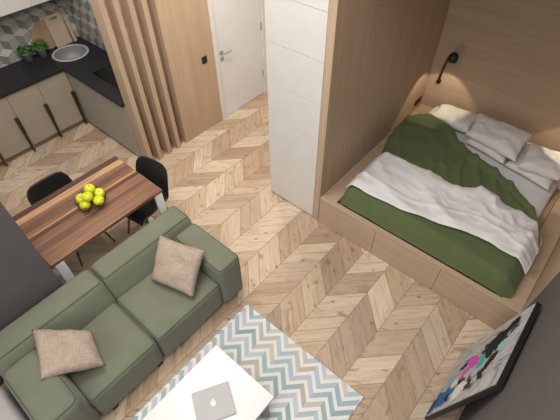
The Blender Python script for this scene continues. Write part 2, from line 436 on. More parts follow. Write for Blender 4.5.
# ------------------------------------------------------------ tagging
def tag(o, label, cat, group=None):
    o['label'] = label; o['category'] = cat
    if group: o['group'] = group
    return o
def thing(name, label, cat, loc=(0, 0, 0), rotz=0.0, group=None):
    o = bpy.data.objects.new(name, None); C.objects.link(o); o.empty_display_size = 0.1
    o.location = loc; o.rotation_euler = (0, 0, rotz)
    return tag(o, label, cat, group)
def lbl(o, s): o['label'] = s; return o
def struct(name, bm, mat, parent=None):
    o = obj(name, bm, mat, parent)
    if parent is None: o['kind'] = 'structure'
    return o
def dup(root, loc, rotz, label, group=None):
    r = root.copy(); C.objects.link(r); r.location = loc; r.rotation_euler = (0, 0, rotz); r['label'] = label
    if group: r['group'] = group
    for ch in list(root.children):
        c = ch.copy(); C.objects.link(c); c.parent = r
        for gch in ch.children:
            d = gch.copy(); C.objects.link(d); d.parent = c
    return r

# ============================================================ SETTING
WH = 2.75
WA = 2.76          # ceiling of the bed alcove and wardrobe
YW = -0.45          # plane of the right wall
XB = 2.571          # plane of the bed front and wardrobe front
XH = 4.85           # plane of the head wall
YD = 3.88           # plane of the entrance door wall
struct('floor', box(new(), (-2.6, -1.6, -0.06), (6.0, 6.2, 0)), M['floor'])
struct('wall_right', box(new(), (-2.6, YW - 0.12, 0), (XB, YW, WH)), M['gray_wall'])
struct('wall_alcove_right', box(new(), (XB, YW - 0.12, 0), (XH + 0.1, YW, WA)), M['oak_z'])
struct('wall_head', box(new(), (XH, YW, 0), (XH + 0.1, 1.67, WA)), M['oak_y'])
struct('wall_alcove_left', box(new(), (XB, 1.67, 0), (XH + 0.1, 1.745, WA), 0.002, 1), M['oak_z'])
struct('ceiling', box(new(), (XB, YW - 0.12, WA), (XH + 0.1, 2.38, WA + 0.12)), M['white_wall'])
struct('wall_left', box(new(), (-2.6, 2.62, 0), (0.2, 3.5, WH)), M['gray_wall'])
struct('wall_kitchen', box(new(), (0.0, 5.95, 0), (2.56, 6.05, WH)), M['white_wall'])
# oak clad wall between kitchen and entrance: its end and its face toward the room
struct('wall_entrance', box(new(), (2.53, YD, 0), (3.22, YD + 0.16, WH)), M['oak_z'])
struct('wall_kitchen_right', box(new(), (2.52, YD + 0.16, 0), (2.62, 5.95, WH)), M['white_wall'])
struct('wall_entrance_lintel', box(new(), (3.22, YD, 2.12), (4.24, YD + 0.11, WH)), M['white_wall'])
struct('wall_hall_end', box(new(), (4.24, 2.38, 0), (4.34, YD + 0.11, WH)), M['white_wall'])
bs = struct('trim_1', box(new(), (0.2, 5.938, 0.875), (2.52, 5.95, 1.6)), M['tile_x'])
bs = struct('trim_2', box(new(), (2.508, 4.045, 0.875), (2.52, 5.938, 1.6)), M['tile_y'])
# entrance door
d1 = struct('door_1', box(new(), (3.285, YD + 0.012, 0.006), (4.115, YD + 0.052, 2.06), 0.002, 1), M['door_white'])
fb = new()
box(fb, (3.22, YD - 0.012, 0), (3.28, YD + 0.10, 2.12)); box(fb, (4.12, YD - 0.012, 0), (4.19, YD + 0.10, 2.12)); box(fb, (3.28, YD - 0.012, 2.065), (4.12, YD + 0.10, 2.12))
obj('door_frame', fb, M['white_wall'], d1)
hb = new(); box(hb, (3.325, YD + 0.002, 0.945), (3.375, YD + 0.012, 0.995), 0.002)
tube(hb, [(3.35, YD + 0.01, 0.97), (3.35, YD - 0.045, 0.97), (3.37, YD - 0.05, 0.97), (3.475, YD - 0.05, 0.97)], 0.009, 8)
obj('door_handle', hb, M['steel'], d1)
kb = new(); box(kb, (3.325, YD + 0.002, 0.86), (3.375, YD + 0.012, 0.91), 0.002); tube(kb, [(3.35, YD + 0.005, 0.885), (3.35, YD - 0.004, 0.885)], 0.014, 12)
obj('lock', kb, M['steel'], d1)
for z in (0.35, 1.05, 1.75):
    obj('hinge', tube(new(), [(4.117, YD + 0.004, z - .05), (4.117, YD + 0.004, z + .05)], 0.008, 8), M['steel'], d1)

# light switch on the oak entrance wall, double socket in the alcove
sw = tag(obj('light_switch', box(new(), (3.01, YD - 0.010, 0.955), (3.09, YD, 1.045), 0.003), M['black_plastic']), 'small square black light switch on the oak wall beside the entrance door', 'light switch')
rb = new(); box(rb, (3.025, YD - 0.013, 0.972), (3.075, YD - 0.009, 1.028), 0.002); obj('rocker', rb, M['black_metal'], sw)
so = tag(obj('wall_socket', box(new(), (4.60, 1.658, 0.47), (4.76, 1.67, 0.55), 0.003), M['black_plastic']), 'long black double socket low on the oak alcove wall beside the pillows', 'socket')
for x in (4.64, 4.72):
    obj('socket_insert', tube(new(), [(x, 1.6595, 0.51), (x, 1.656, 0.51)], 0.028, 16), M['black_metal'], so)

# oak slats
xs = (1.925, 2.068, 2.222, 2.375)
names = ['outermost oak slat of the screen, standing nearest the kitchen cabinets', 'second oak screen slat counted from the kitchen side',
         'third oak screen slat counted from the kitchen side', 'oak screen slat standing nearest the oak wall with the light switch']
for x, l in zip(xs, names):
    tag(obj('partition_slat', box(new(), (x, YD, 0), (x + 0.060, YD + 0.16, WH), 0.002, 1), M['oak_z']), l, 'slat', 'upright oak slats of the kitchen screen')

# ============================================================ WARDROBE
wd = thing('wardrobe', 'tall white handleless wardrobe beside the oak bed alcove', 'wardrobe', (XB + 0.3, 2.06, 0))
def loc_box(root, lo, hi, bev=0.0):
    L = root.location; return box(new(), Vector(lo) - L, Vector(hi) - L, bev)
obj('body', loc_box(wd, (XB + 0.02, 1.747, 0.0), (XB + 1.65, 2.375, WA)), M['white_lacquer'], wd)
zs = [0.03, 0.36, 0.74, 1.12, 1.50, 1.90, 2.30, WA]
for a, b in zip(zs, zs[1:]):
    obj('front_panel', loc_box(wd, (XB, 1.748, a + 0.002), (XB + 0.018, 2.378, b - 0.002), 0.0012), M['white_lacquer'], wd)

# ============================================================ BED
bp = thing('bed_platform', 'oak built-in bed platform with drawers along its foot', 'bed', (3.7, 0.6, 0))
b = new()
t0 = (XB + 0.02, YW + 0.003, 0.0); L = bp.location
def bl(bm, lo, hi, bev=0.0): box(bm, Vector(lo) - L, Vector(hi) - L, bev)
bl(b, (XB + 0.02, YW + 0.003, 0.0), (XH - 0.003, 1.667, 0.30))
obj('base', b, M['oak_y'], bp)
b = new()
bl(b, (XB, YW + 0.003, 0.36), (XB + 0.055, 1.667, 0.39), 0.002)
obj('foot_rail', b, M['oak_y'], bp)
def ledge(y0, y1, z1):
    b = new(); x = XB + 0.056; e = XH - 0.003; n = 11
    for k in range(n):
        bl(b, (x + (e - x) * k / n, y0, 0.302), (x + (e - x) * (k + 1) / n - 0.002, y1, z1 - (0.003 if k % 2 else 0.0)), 0.003)
    return obj('side_ledge', b, M['oak_y'], bp)
ledge(1.49, 1.667, 0.39)
ledge(YW + 0.003, -0.27, 0.372)
for a, c in ((1.665, 0.97), (0.97, 0.27), (0.27, -0.445)):
    b = new(); bl(b, (XB + 0.001, c + 0.002, 0.004), (XB + 0.019, a - 0.002, 0.358), 0.0015)
    obj('drawer_front', b, M['oak_y'], bp)

mt = thing('mattress', 'white mattress with fitted sheet on the oak bed platform', 'mattress', (3.7, 0.6, 0.30))
b = new(); cushion(b, (-1.0, -0.80, 0.06), (1.12, 0.86, 0.198), 0.05, 0.006, 16, 0.002)
obj('sheet', b, M['sheet'], mt, True)

def interp(tab, y):
    if y <= tab[0][0]: return tab[0][1]
    for (a, fa), (c, fc) in zip(tab, tab[1:]):
        if y <= c: return fa + (fc - fa) * (y - a) / (c - a)
    return tab[-1][1]
def cloth(name, y0, y1, lo, hi, zf, ny, nx, th, mat, over=0.0):
    """cloth sheet laid on the bed: for every y runs x from lo(y) to hi(y); zf gives its height; th is its thickness"""
    bm = new(); T = {}; B = {}
    for j in range(ny + 1):
        y = y0 + (y1 - y0) * j / ny; a, c = lo(y), hi(y)
        for i in range(nx + 1):
            s = i / nx; x = a + (c - a) * s
            z, px, py = zf(x, y, s, j / ny)
            e = min(1.0, min(s, 1 - s) * nx / 2.0, min(j, ny - j) / 2.0)
            k = math.sqrt(max(0.0, 1 - (1 - e) ** 2))
            T[i, j] = bm.verts.new((px, py, z - th * 0.5 * (1 - k))); B[i, j] = bm.verts.new((px, py, z - th * 0.5 - th * 0.5 * k))
    for j in range(ny):
        for i in range(nx):
            bm.faces.new((T[i, j], T[i + 1, j], T[i + 1, j + 1], T[i, j + 1])); bm.faces.new((B[i, j], B[i, j + 1], B[i + 1, j + 1], B[i + 1, j]))
    for i in range(nx):
        bm.faces.new((T[i, 0], B[i, 0], B[i + 1, 0], T[i + 1, 0])); bm.faces.new((T[i, ny], T[i + 1, ny], B[i + 1, ny], B[i, ny]))
    for j in range(ny):
        bm.faces.new((T[0, j], T[0, j + 1], B[0, j + 1], B[0, j])); bm.faces.new((T[nx, j], B[nx, j], B[nx, j + 1], T[nx, j + 1]))
    return bm
MT = 0.522            # mattress top
hi_tab = [(-0.33, 3.36), (-0.22, 3.50), (-0.10, 3.66), (0.14, 3.84), (0.39, 3.97), (0.64, 4.05), (0.88, 4.15), (1.0, 4.28), (1.15, 4.37), (1.30, 4.37), (1.40, 4.32), (1.475, 4.22)]
def duvet_z(x, y, s, t):
    z = MT + 0.045 + 0.010 * noise.noise(Vector((x * 3.0, y * 3.0, 1.0))) + 0.007 * noise.noise(Vector((x * 8, y * 5, 3.0)))
    k = max(0.0, min(1.0, (x - 3.35) / 0.2))
    q = Vector((x * 2.2 + y * 1.0, y * 5.0 - x * 2.0, 7.0)); q.x += 0.5 * noise.noise(Vector((x * 2, y * 2, 9)))
    z += k * 0.036 * (1 - min(1.0, abs(noise.noise(q)) * 2.8)) + k * 0.008 * (1 - min(1.0, abs(noise.noise(q * 1.9 + Vector((3, 1, 4)))) * 3))
    px, py = x, y
    # foot end hangs down into the recess, sides roll over the mattress
    if s < 0.10:
        k = (0.10 - s) / 0.10; z -= 0.165 * k ** 1.6; px = max(px, XB + 0.064); px += 0.012 * k
    e = max(0.0, (-0.20 - y) / 0.13); z -= 0.13 * min(1.0, e) ** 1.3
    kk = max(0.0, min(1.0, (x - 3.45) / 0.3))
    e = max(0.0, (y - 1.41) / 0.065); z -= (0.08 - 0.05 * kk) * min(1.0, e) ** 1.3
    z += 0.03 * kk * max(0.0, min(1.0, (y - 1.0) / 0.4)); py += 0.085 * kk * max(0.0, min(1.0, (y - 1.2) / 0.27))
    if s > 0.90: z += 0.040 * math.sin((s - 0.90) / 0.10 * PI) ** 0.7
    return z, px, py
dv = tag(obj('duvet', cloth('duvet', -0.33, 1.478, lambda y: XB + 0.062, lambda y: interp(hi_tab, y), duvet_z, 70, 64, 0.03, M['duvet']), M['duvet'], None, True),
         'green duvet spread over the bed with one corner turned down', 'duvet')
wl_tab = [(-0.33, 2.93), (-0.07, 2.92), (0.15, 2.94), (0.35, 2.88), (0.75, 2.80), (1.39, 2.74), (1.48, 2.74)]
wh_tab = [(-0.33, 3.40), (-0.21, 3.46), (0.08, 3.50), (0.33, 3.57), (0.55, 3.43), (0.91, 3.44), (1.38, 3.42), (1.48, 3.38)]
def white_z(x, y, s, t):
    z, px, py = duvet_z(x, y, 0.5, t)
    z += 0.034
    q = Vector((x * 1.6 + y * 3.2, y * 1.4 - x * 4.2, 2.0)) + Vector((0.4, 0.3, 0)) * noise.noise(Vector((x * 2, y * 2, 5)))
    r = 0.030 * (1 - min(1.0, abs(noise.noise(q * 0.8)) * 2.4)) + 0.008 * (1 - min(1.0, abs(noise.noise(q * 2.1 + Vector((5, 2, 1)))) * 2.6))
    amp = 0.7 + 0.8 * max(0.0, min(1.0, (0.9 - y) / 0.6))
    z += amp * r * min(1, 6 * s * (1 - s) + 0.35)
    z += 0.010 * math.exp(-((s - 0.30 - 0.05 * math.sin(y * 5)) / 0.03) ** 2)
    px += 0.02 * noise.noise(Vector((y * 4, s * 2, 11))) 
    e = max(0.0, (-0.20 - y) / 0.13); z -= 0.02 * e
    return z, px, py
tag(obj('blanket', cloth('blanket', -0.335, 1.482, lambda y: interp(wl_tab, y), lambda y: interp(wh_tab, y), white_z, 90, 40, 0.014, M['sheet']), M['sheet'], None, True),
    'rumpled white blanket laid across the green duvet near the foot of the bed', 'blanket')

PG = 'white pillows at the head of the bed'
def four_corner(name, bl_, br_, tl_, tr_, t, mat, seed, wr, pinch):
    bl_, br_, tl_, tr_ = map(Vector, (bl_, br_, tl_, tr_))
    c = (bl_ + br_ + tl_ + tr_) / 4; xd = (br_ + tr_ - bl_ - tl_) / 2; yd = (tl_ + tr_ - bl_ - br_) / 2
    m4 = frame4(c, xd, yd); inv = m4.inverted()
    P = [inv @ p for p in (bl_, br_, tl_, tr_)]; w, h = xd.length, yd.length
    bm = pillow_bm(w, h, t, 28, seed, wr, pinch)
    for v in bm.verts:           # bend the outline to the four corners
        u, q = v.co.x / w + 0.5, v.co.y / h + 0.5
        d = (P[0] * (1 - u) + P[1] * u) * (1 - q) + (P[2] * (1 - u) + P[3] * u) * q
        v.co = Vector((d.x, d.y, d.z + v.co.z))
    o = obj(name, bm, mat, None, True); o.matrix_world = m4
    return o
def pillow4(bl_, br_, tl_, tr_, t, label, seed, wr=0.014):
    return tag(four_corner('bed_pillow', bl_, br_, tl_, tr_, t, M['pillow'], seed, wr, 0.07), label, 'pillow', PG)
pillow4((4.30, 1.35, 0.60), (4.33, 0.86, 0.60), (4.66, 1.36, 0.61), (4.70, 0.84, 0.61), 0.14, 'white pillow under the black reading lamp, nearest the wardrobe', 1)
pillow4((4.19, 0.84, 0.575), (4.09, 0.35, 0.575), (4.72, 0.80, 0.585), (4.60, 0.31, 0.585), 0.10, 'flat white pillow lying lowest, its edge showing below the middle pillow', 2, 0.006)
pillow4((4.09, 0.34, 0.575), (3.99, -0.15, 0.575), (4.60, 0.30, 0.585), (4.52, -0.20, 0.585), 0.10, 'flat white pillow lying lowest, its edge showing below the right pillow', 3, 0.006)
pillow4((4.20, 0.86, 0.66), (4.08, 0.25, 0.665), (4.63, 0.91, 0.69), (4.53, 0.25, 0.755), 0.14, 'white pillow with a raised pointed corner in the middle of the bed head', 4, 0.022)
pillow4((4.03, 0.22, 0.66), (4.09, -0.19, 0.66), (4.46, 0.25, 0.685), (4.50, -0.22, 0.685), 0.14, 'white pillow lying on top at the right end of the bed head', 5, 0.018)

# reading lamps on the head wall (the second one stands just outside the photo's right edge)
def lamp(y, label, s):
    r = thing('reading_lamp', label, 'lamp', (XH, y, 0.78), 0, 'black reading lamps on the headboard wall')
    obj('wall_mount', tube(new(), [(0, 0, 0), (-0.025, 0, 0)], 0.028, 16), M['black_metal'], r, True)
    pts = []
    for k in range(15):
        a = k / 14
        pts.append((-0.02 - 0.28 * a ** 1.5, -s * 0.17 * a ** 1.6, 0.50 * math.sin(a * PI / 2)))
    obj('gooseneck', tube(new(), pts, 0.013, 10), M['black_metal'], r, True)
    e = Vector(pts[-1])
    hb = new(); lathe(hb, [(0.0, 0.045), (0.03, 0.042), (0.05, 0.02), (0.055, -0.01), (0.052, -0.05), (0.045, -0.05), (0.045, -0.01), (0.0, 0.0)], 24, e)
    obj('lamp_shade', hb, M['black_metal'], r, True)
    bb = new(); bmesh.ops.create_uvsphere(bb, u_segments=12, v_segments=8, radius=0.02); bmesh.ops.translate(bb, verts=bb.verts[:], vec=e + Vector((0, 0, -0.03)))
    obj('bulb', bb, M['bulb'], r, True)
    spot('reading_light', Vector((XH, y, 0.78)) + e + Vector((0.0, 0, -0.07)), Vector((XH, y, 0.0)) + Vector((e.x, e.y, 0)) + Vector((0.10, s * .12, 0)), 10, (1.0, 0.82, 0.57), 84, 0.22, 0.015)
lamp(1.53, 'black gooseneck reading lamp on the oak wall above the pillows', 1)
lamp(-0.31, 'black gooseneck reading lamp at the far right end of the headboard wall', -1)

# ============================================================ KITCHEN
YF, XF = 5.34, 1.91
def unit(label, x0, x1, handle=True):
    r = thing('kitchen_cabinet', label, 'cabinet', ((x0 + x1) / 2, YF + 0.3, 0), 0, 'taupe base cabinets along the rear wall')
    L = r.location
    def lb(lo, hi, bev=0.0): return box(new(), Vector(lo) - L, Vector(hi) - L, bev)
    obj('body', lb((x0 + 0.001, YF + 0.021, 0.10), (x1 - 0.001, 5.935, 0.83)), M['cabinet'], r)
    obj('toe_kick', lb((x0 + 0.001, YF + 0.03, 0.0), (x1 - 0.001, YF + 0.05, 0.10)), M['toe'], r)
    dr = obj('door', lb((x0 + 0.002, YF, 0.075), (x1 - 0.002, YF + 0.019, 0.825), 0.0015), M['cabinet'], r)
    if handle:
        hb = new(); x = x1 - 0.022
        t = new(); box(t, (x - 0.023, YF - 0.05, 0.02), (x + 0.023, YF, 0.53), 0.006)
        for v in t.verts:
            k = (v.co.z - 0.02) / 0.51
            v.co.x = x + (v.co.x - x) * (0.55 + 0.45 * k)
        bmesh.ops.translate(t, verts=t.verts[:], vec=-L); merge(hb, t)
        h = obj('handle', hb, M['bronze'], dr)
        e = new(); t = new(); box(t, (x + 0.005, YF - 0.0525, 0.025), (x + 0.0125, YF - 0.0495, 0.30), 0.001); bmesh.ops.translate(t, verts=t.verts[:], vec=-L); merge(e, t)
        obj('handle_edge', e, M['brass'], h)
    return r
unit('taupe base cabinet with bronze handle behind the far chair, leftmost one fully visible', 0.74, 1.125)
unit('taupe base cabinet with bronze handle below the two potted herbs', 1.125, 1.515)
unit('taupe base cabinet with bronze handle beside the inner corner below the sink', 1.515, 1.905)
unit('taupe base cabinet with bronze handle hidden mostly behind the dark wall', 0.35, 0.74)
r = thing('kitchen_cabinet', 'taupe gray base cabinet with plain front below the cooktop', 'cabinet', (XF + 0.3, 4.65, 0), 0)
L = r.location
obj('body', box(new(), Vector((XF + 0.021, 4.045, 0.10)) - L, Vector((2.50, YF - 0.001, 0.83)) - L), M['cabinet_gray'], r)
obj('toe_kick', box(new(), Vector((XF + 0.03, 4.045, 0.0)) - L, Vector((XF + 0.05, YF - 0.001, 0.10)) - L), M['toe'], r)
obj('front_panel', box(new(), Vector((XF, 4.045, 0.06)) - L, Vector((XF + 0.019, YF - 0.003, 0.825)) - L, 0.0015), M['cabinet_gray'], r)
r = thing('corner_cabinet', 'taupe corner base cabinet under the round sink', 'cabinet', (2.2, 5.64, 0))
L = r.location
obj('body', box(new(), Vector((1.907, YF + 0.021, 0.0)) - L, Vector((2.50, 5.935, 0.66)) - L), M['cabinet'], r)

# worktop with a round cut-out for the sink
wt_b = prism(new(), [(0.30, YF - 0.025), (XF - 0.025, YF - 0.025), (XF - 0.025, 4.043), (2.507, 4.043), (2.507, 5.937), (0.30, 5.937)], 0.832, 0.872, 0.003)
wt = obj('worktop', wt_b, M['worktop'])
SC = (2.17, 5.60)
cut = obj('cutter', tube(new(), [(SC[0], SC[1], 0.7), (SC[0], SC[1], 1.0)], 0.215, 48), M['steel'])
md = wt.modifiers.new('hole', 'BOOLEAN'); md.operation = 'DIFFERENCE'; md.object = cut; md.solver = 'EXACT'
bpy.context.view_layer.update()
me = bpy.data.meshes.new_from_object(wt.evaluated_get(bpy.context.evaluated_depsgraph_get()))
wt.modifiers.clear(); wt.data = me; bpy.data.objects.remove(cut)
tag(wt, 'black L-shaped kitchen worktop on the taupe cabinets', 'worktop')
sk = thing('sink', 'round gray sink with a pale rim set into the corner of the black worktop', 'sink', (SC[0], SC[1], 0.873))
obj('bowl', lathe(new(), [(0.212, 0.0), (0.208, -0.06), (0.19, -0.14), (0.15, -0.165), (0.03, -0.172), (0.0, -0.172), (0.0, -0.178), (0.15, -0.171), (0.196, -0.144), (0.2135, -0.06), (0.2145, 0.0)], 48), M['steel'], sk, True)
obj('rim', lathe(new(), [(0.206, 0.0), (0.208, 0.006), (0.22, 0.009), (0.238, 0.006), (0.242, 0.0), (0.206, 0.0)], 48), M['steel_rim'], sk, True)
obj('drain', lathe(new(), [(0.0, -0.165), (0.028, -0.165), (0.034, -0.170)], 24), M['black_metal'], sk, True)
hobt = thing('cooktop', 'black glass cooktop set in the worktop behind the oak slats', 'cooktop', (2.25, 4.62, 0.8725))
obj('glass', box(new(), (-0.19, -0.29, 0), (0.21, 0.29, 0.006), 0.002), M['glass_black'], hobt)
for x, y in ((-0.09, 0.15), (0.11, 0.15), (-0.09, -0.14), (0.11, -0.14)):
    obj('burner_ring', lathe(new(), [(0.070, 0.0062), (0.070, 0.0066), (0.074, 0.0066), (0.074, 0.0062)], 32, (x, y, 0)), M['ring'], hobt)

# upper cabinets
def upper(label, x0, x1):
    r = thing('wall_cabinet', label, 'cabinet', ((x0 + x1) / 2, 5.77, 1.55), 0, 'white wall cabinets above the worktop')
    L = r.location
    obj('body', box(new(), Vector((x0 + 0.001, 5.621, 1.552)) - L, Vector((x1 - 0.001, 5.936, 2.3)) - L), M['white_lacquer'], r)
    obj('door', box(new(), Vector((x0 + 0.0015, 5.60, 1.55)) - L, Vector((x1 - 0.0015, 5.619, 2.3)) - L, 0.0015), M['white_lacquer'], r)
upper('white wall cabinet at the left corner of the photo above the tiles', 1.175, 1.57)
upper('white wall cabinet above the potted herbs and round board', 1.57, 1.955)
upper('white wall cabinet in the kitchen corner above the sink', 1.955, 2.505)

# herbs
def herb(label, x, y, seed):
    rnd = random.Random(seed)
    r = thing('potted_herb', label, 'plant', (x, y, 0.873), 0, 'potted herbs on the worktop')
    obj('pot', lathe(new(), [(0.0, 0.0), (0.050, 0.0), (0.062, 0.100), (0.066, 0.102), (0.066, 0.112), (0.057, 0.112), (0.057, 0.099), (0.0, 0.096)], 24), M['pot'], r, True)
    f = new()
    for k in range(150):
        th = rnd.uniform(0, 2 * PI); ph = rnd.uniform(0.0, 1.0)
        d = Vector((math.cos(th) * math.sqrt(1 - (ph * 0.9) ** 2), math.sin(th) * math.sqrt(1 - (ph * 0.9) ** 2), ph * 0.9))
        p = Vector((0, 0, 0.115)) + Vector((d.x * 0.105, d.y * 0.095, d.z * 0.12)) * rnd.uniform(0.45, 1.0)
        n_ = (d + Vector((rnd.uniform(-.6, .6), rnd.uniform(-.6, .6), rnd.uniform(0, .8)))).normalized()
        a = n_.orthogonal().normalized(); a.rotate(Matrix.Rotation(rnd.uniform(0, 6.28), 3, n_)); c = n_.cross(a); L = rnd.uniform(0.020, 0.034)
        v = [f.verts.new(p - a * L), f.verts.new(p + c * L * .55 + n_ * .003), f.verts.new(p + a * L), f.verts.new(p - c * L * .55 + n_ * .003)]
        f.faces.new((v[0], v[1], v[2])); f.faces.new((v[0], v[2], v[3]))
        if k % 6 == 0: tube(f, [(d.x * 0.015, d.y * 0.015, 0.09), p], 0.0018, 5)
    obj('foliage', f, M['leaf'], r)
herb('bushy green herb in a gray pot on the worktop, the one farther from the sink', 1.715, 5.83, 3)
herb('bushy green herb in a gray pot beside the round cutting board', 1.895, 5.80, 4)

# cutting boards leaning on the tiles
def lean(o, x, y, z, tilt, roll=0.0):
    o.rotation_euler = (tilt, 0, 0) if roll == 0 else (tilt, roll, 0); o.location = (x, y, z)
rbm = new(); t = tube(new(), [(0, -0.009, 0.185), (0, 0.009, 0.185)], 0.183, 40); merge(rbm, t)
rbd = obj('cutting_board', rbm, M['board']); tag(rbd, 'round wooden cutting board leaning on the tiled wall behind the herbs', 'cutting board', 'cutting boards by the sink'); lean(rbd, 2.07, 5.905, 0.873, math.radians(-6))
def slotted(w, h, th, hole):
    bm = new()
    # four boards around a slot: body below, two cheeks and a top bar in one outline
    z1, z2 = h - hole[1] - hole[2], h - hole[1]
    box(bm, (-w / 2, -th / 2, 0), (w / 2, th / 2, z1)); box(bm, (-w / 2, -th / 2, z1), (-hole[0] / 2, th / 2, z2)); box(bm, (hole[0] / 2, -th / 2, z1), (w / 2, th / 2, z2)); box(bm, (-w / 2, -th / 2, z2), (w / 2, th / 2, h))
    bmesh.ops.remove_doubles(bm, verts=bm.verts[:], dist=1e-5)
    return bm
o = obj('cutting_board', slotted(0.23, 0.40, 0.02, (0.12, 0.035, 0.03)), M['board_pale']); tag(o, 'pale rectangular cutting board with a slot handle leaning next to the round one', 'cutting board', 'cutting boards by the sink'); lean(o, 2.245, 5.865, 0.873, math.radians(-9))
o = obj('cutting_board', slotted(0.045, 0.44, 0.02, (0.012, 0.03, 0.05)), M['board_pale']); tag(o, 'narrow pale wooden board leaning at the corner end of the cutting boards', 'cutting board', 'cutting boards by the sink'); lean(o, 2.40, 5.855, 0.873, math.radians(-9))

# ============================================================ DINING
tb = thing('dining_table', 'walnut striped dining table with white metal legs behind the sofa', 'table', (0.805, 3.075, 0))
obj('tabletop', box(new(), (-0.590, -0.360, 0.715), (0.575, 0.415, 0.75), 0.003), M['walnut'], tb)
for x in (-0.525, 0.525):
    lg = new()
    box(lg, (x - 0.04, -0.345, 0.0), (x + 0.04, 0.345, 0.03), 0.003)
    for y in (-0.345, 0.345): box(lg, (x - 0.04, y - 0.015, 0.03), (x + 0.04, y + 0.015, 0.715), 0.003)
    obj('leg', lg, M['leg_white'], tb)

def chair(label, loc, rotz):
    r = thing('dining_chair', label, 'chair', loc, rotz, 'black shell chairs at the dining table')
    prof = [(0.225, 0.415), (0.21, 0.445), (0.15, 0.455), (0.05, 0.447), (-0.06, 0.44), (-0.14, 0.448), (-0.19, 0.475), (-0.215, 0.53), (-0.235, 0.60), (-0.252, 0.68), (-0.268, 0.75), (-0.278, 0.80), (-0.281, 0.825)]
    wid = [0.19, 0.205, 0.215, 0.222, 0.226, 0.228, 0.228, 0.226, 0.224, 0.220, 0.212, 0.185, 0.135]
    curl = [0.0, 0.008, 0.02, 0.035, 0.045, 0.05, 0.055, 0.055, 0.055, 0.05, 0.04, 0.025, 0.012]
    bm = new(); n = 14; T = {}; B = {}
    for i, (py, pz) in enumerate(prof):
        a = prof[max(0, i - 1)]; c = prof[min(len(prof) - 1, i + 1)]
        ty, tz = c[0] - a[0], c[1] - a[1]; l = math.hypot(ty, tz); ny_, nz_ = (tz / l, -ty / l)
        if nz_ < 0 and i < 6: ny_, nz_ = -ny_, -nz_
        if ny_ < 0: ny_, nz_ = -ny_, -nz_
        if i < 5: ny_, nz_ = 0.0, 1.0
        for k in range(n + 1):
            u = -1 + 2 * k / n; off = curl[i] * abs(u) ** 2.4
            p = Vector((u * wid[i], py + ny_ * off, pz + nz_ * off))
            T[i, k] = bm.verts.new(p + Vector((0, ny_, nz_)) * 0.004); B[i, k] = bm.verts.new(p - Vector((0, ny_, nz_)) * 0.004)
    m_ = len(prof) - 1
    for i in range(m_):
        for k in range(n):
            bm.faces.new((T[i, k], T[i, k + 1], T[i + 1, k + 1], T[i + 1, k])); bm.faces.new((B[i, k], B[i + 1, k], B[i + 1, k + 1], B[i, k + 1]))
    for i in range(m_):
        bm.faces.new((T[i, 0], T[i + 1, 0], B[i + 1, 0], B[i, 0])); bm.faces.new((T[i, n], B[i, n], B[i + 1, n], T[i + 1, n]))
    for k in range(n):
        bm.faces.new((T[0, k], B[0, k], B[0, k + 1], T[0, k + 1])); bm.faces.new((T[m_, k], T[m_, k + 1], B[m_, k + 1], B[m_, k]))
    obj('shell', bm, M['black_plastic'], r, True)
    for sx in (-1, 1):
        for sy in (-1, 1):
            obj('leg', tube(new(), [(sx * 0.11, sy * 0.11 - 0.01, 0.435), (sx * 0.205, sy * 0.20 - 0.02, 0.0)], [0.016, 0.010], 10), M['leg_wood'], r, True)
    br = new()
    for sx in (-1, 1): tube(br, [(sx * 0.13, 0.12, 0.345), (-sx * 0.13, -0.14, 0.345)], 0.006, 6)
    box(br, (-0.12, -0.13, 0.42), (0.12, 0.12, 0.434), 0.004)
    obj('under_frame', br, M['black_metal'], r)
    return r
c1 = chair('black shell dining chair with its back to the kitchen cabinets', (0.69, 3.37, 0), PI + 0.03)
c2 = dup(c1, (1.28, 3.00, 0), PI / 2 + 0.16, 'black shell dining chair at the end of the table near the oak slats', 'black shell chairs at the dining table')

# fruit bowl
bw = thing('fruit_bowl', 'round wire fruit bowl on the walnut dining table', 'bowl', (0.845, 3.065, 0.7505))
pr = [(0.060, 0.003), (0.098, 0.012), (0.122, 0.035), (0.134, 0.062), (0.138, 0.082)]
w = new()
for rr, z in (pr[0], pr[2], pr[4]):
    tube(w, [(rr * math.cos(2 * PI * k / 36), rr * math.sin(2 * PI * k / 36), z) for k in range(36)], 0.003, 6, True)
obj('rim', w, M['wire'], bw, True)
w = new()
for k in range(20):
    a = 2 * PI * k / 20; tube(w, [(rr * math.cos(a), rr * math.sin(a), z) for rr, z in pr], 0.0018, 5)
obj('ribs', w, M['wire'], bw, True)
def apple_parts(label, x, y, z, tilt, rot):
    r = thing('apple', label, 'apple', (x, y, z), 0, 'green apples in the wire bowl')
    prf = []
    for k in range(17):
        a = -PI / 2 + PI * k / 16
        rr = 0.050 * math.cos(a) * (1 + 0.10 * math.sin(a)); zz = 0.046 * math.sin(a)
        dim = 0.014 * math.exp(-(rr / 0.013) ** 2); zz -= math.copysign(dim, math.sin(a)) if abs(math.sin(a)) > 0.4 else 0
        prf.append((max(rr, 0.0), zz))
    s_ = obj('flesh', lathe(new(), prf, 20), M['apple'], r, True)
    st = obj('stem', tube(new(), [(0, 0, 0.028), (0.003, 0, 0.044), (0.008, 0, 0.056)], 0.0018, 6), M['stem'], r)
    r.rotation_euler = (tilt, 0, rot)
    return r
AP = [((0.045, 0.075, 0.076), 'green apple at the rear of the bowl toward the kitchen corner'),
      ((0.038, 0.036, 0.138), 'upper green apple of the heap, toward the kitchen corner'),
      ((-0.030, -0.038, 0.138), 'upper green apple of the heap, toward the sofa'),
      ((0.088, -0.010, 0.076), 'green apple in the bowl on the side toward the oak slats'),
      ((-0.062, 0.055, 0.076), 'green apple in the bowl on the side toward the far dining chair'),
      ((-0.082, -0.040, 0.074), 'green apple in the bowl on the side toward the dark wall'),
      ((0.030, -0.088, 0.075), 'green apple in the bowl on the side toward the sofa arm')]
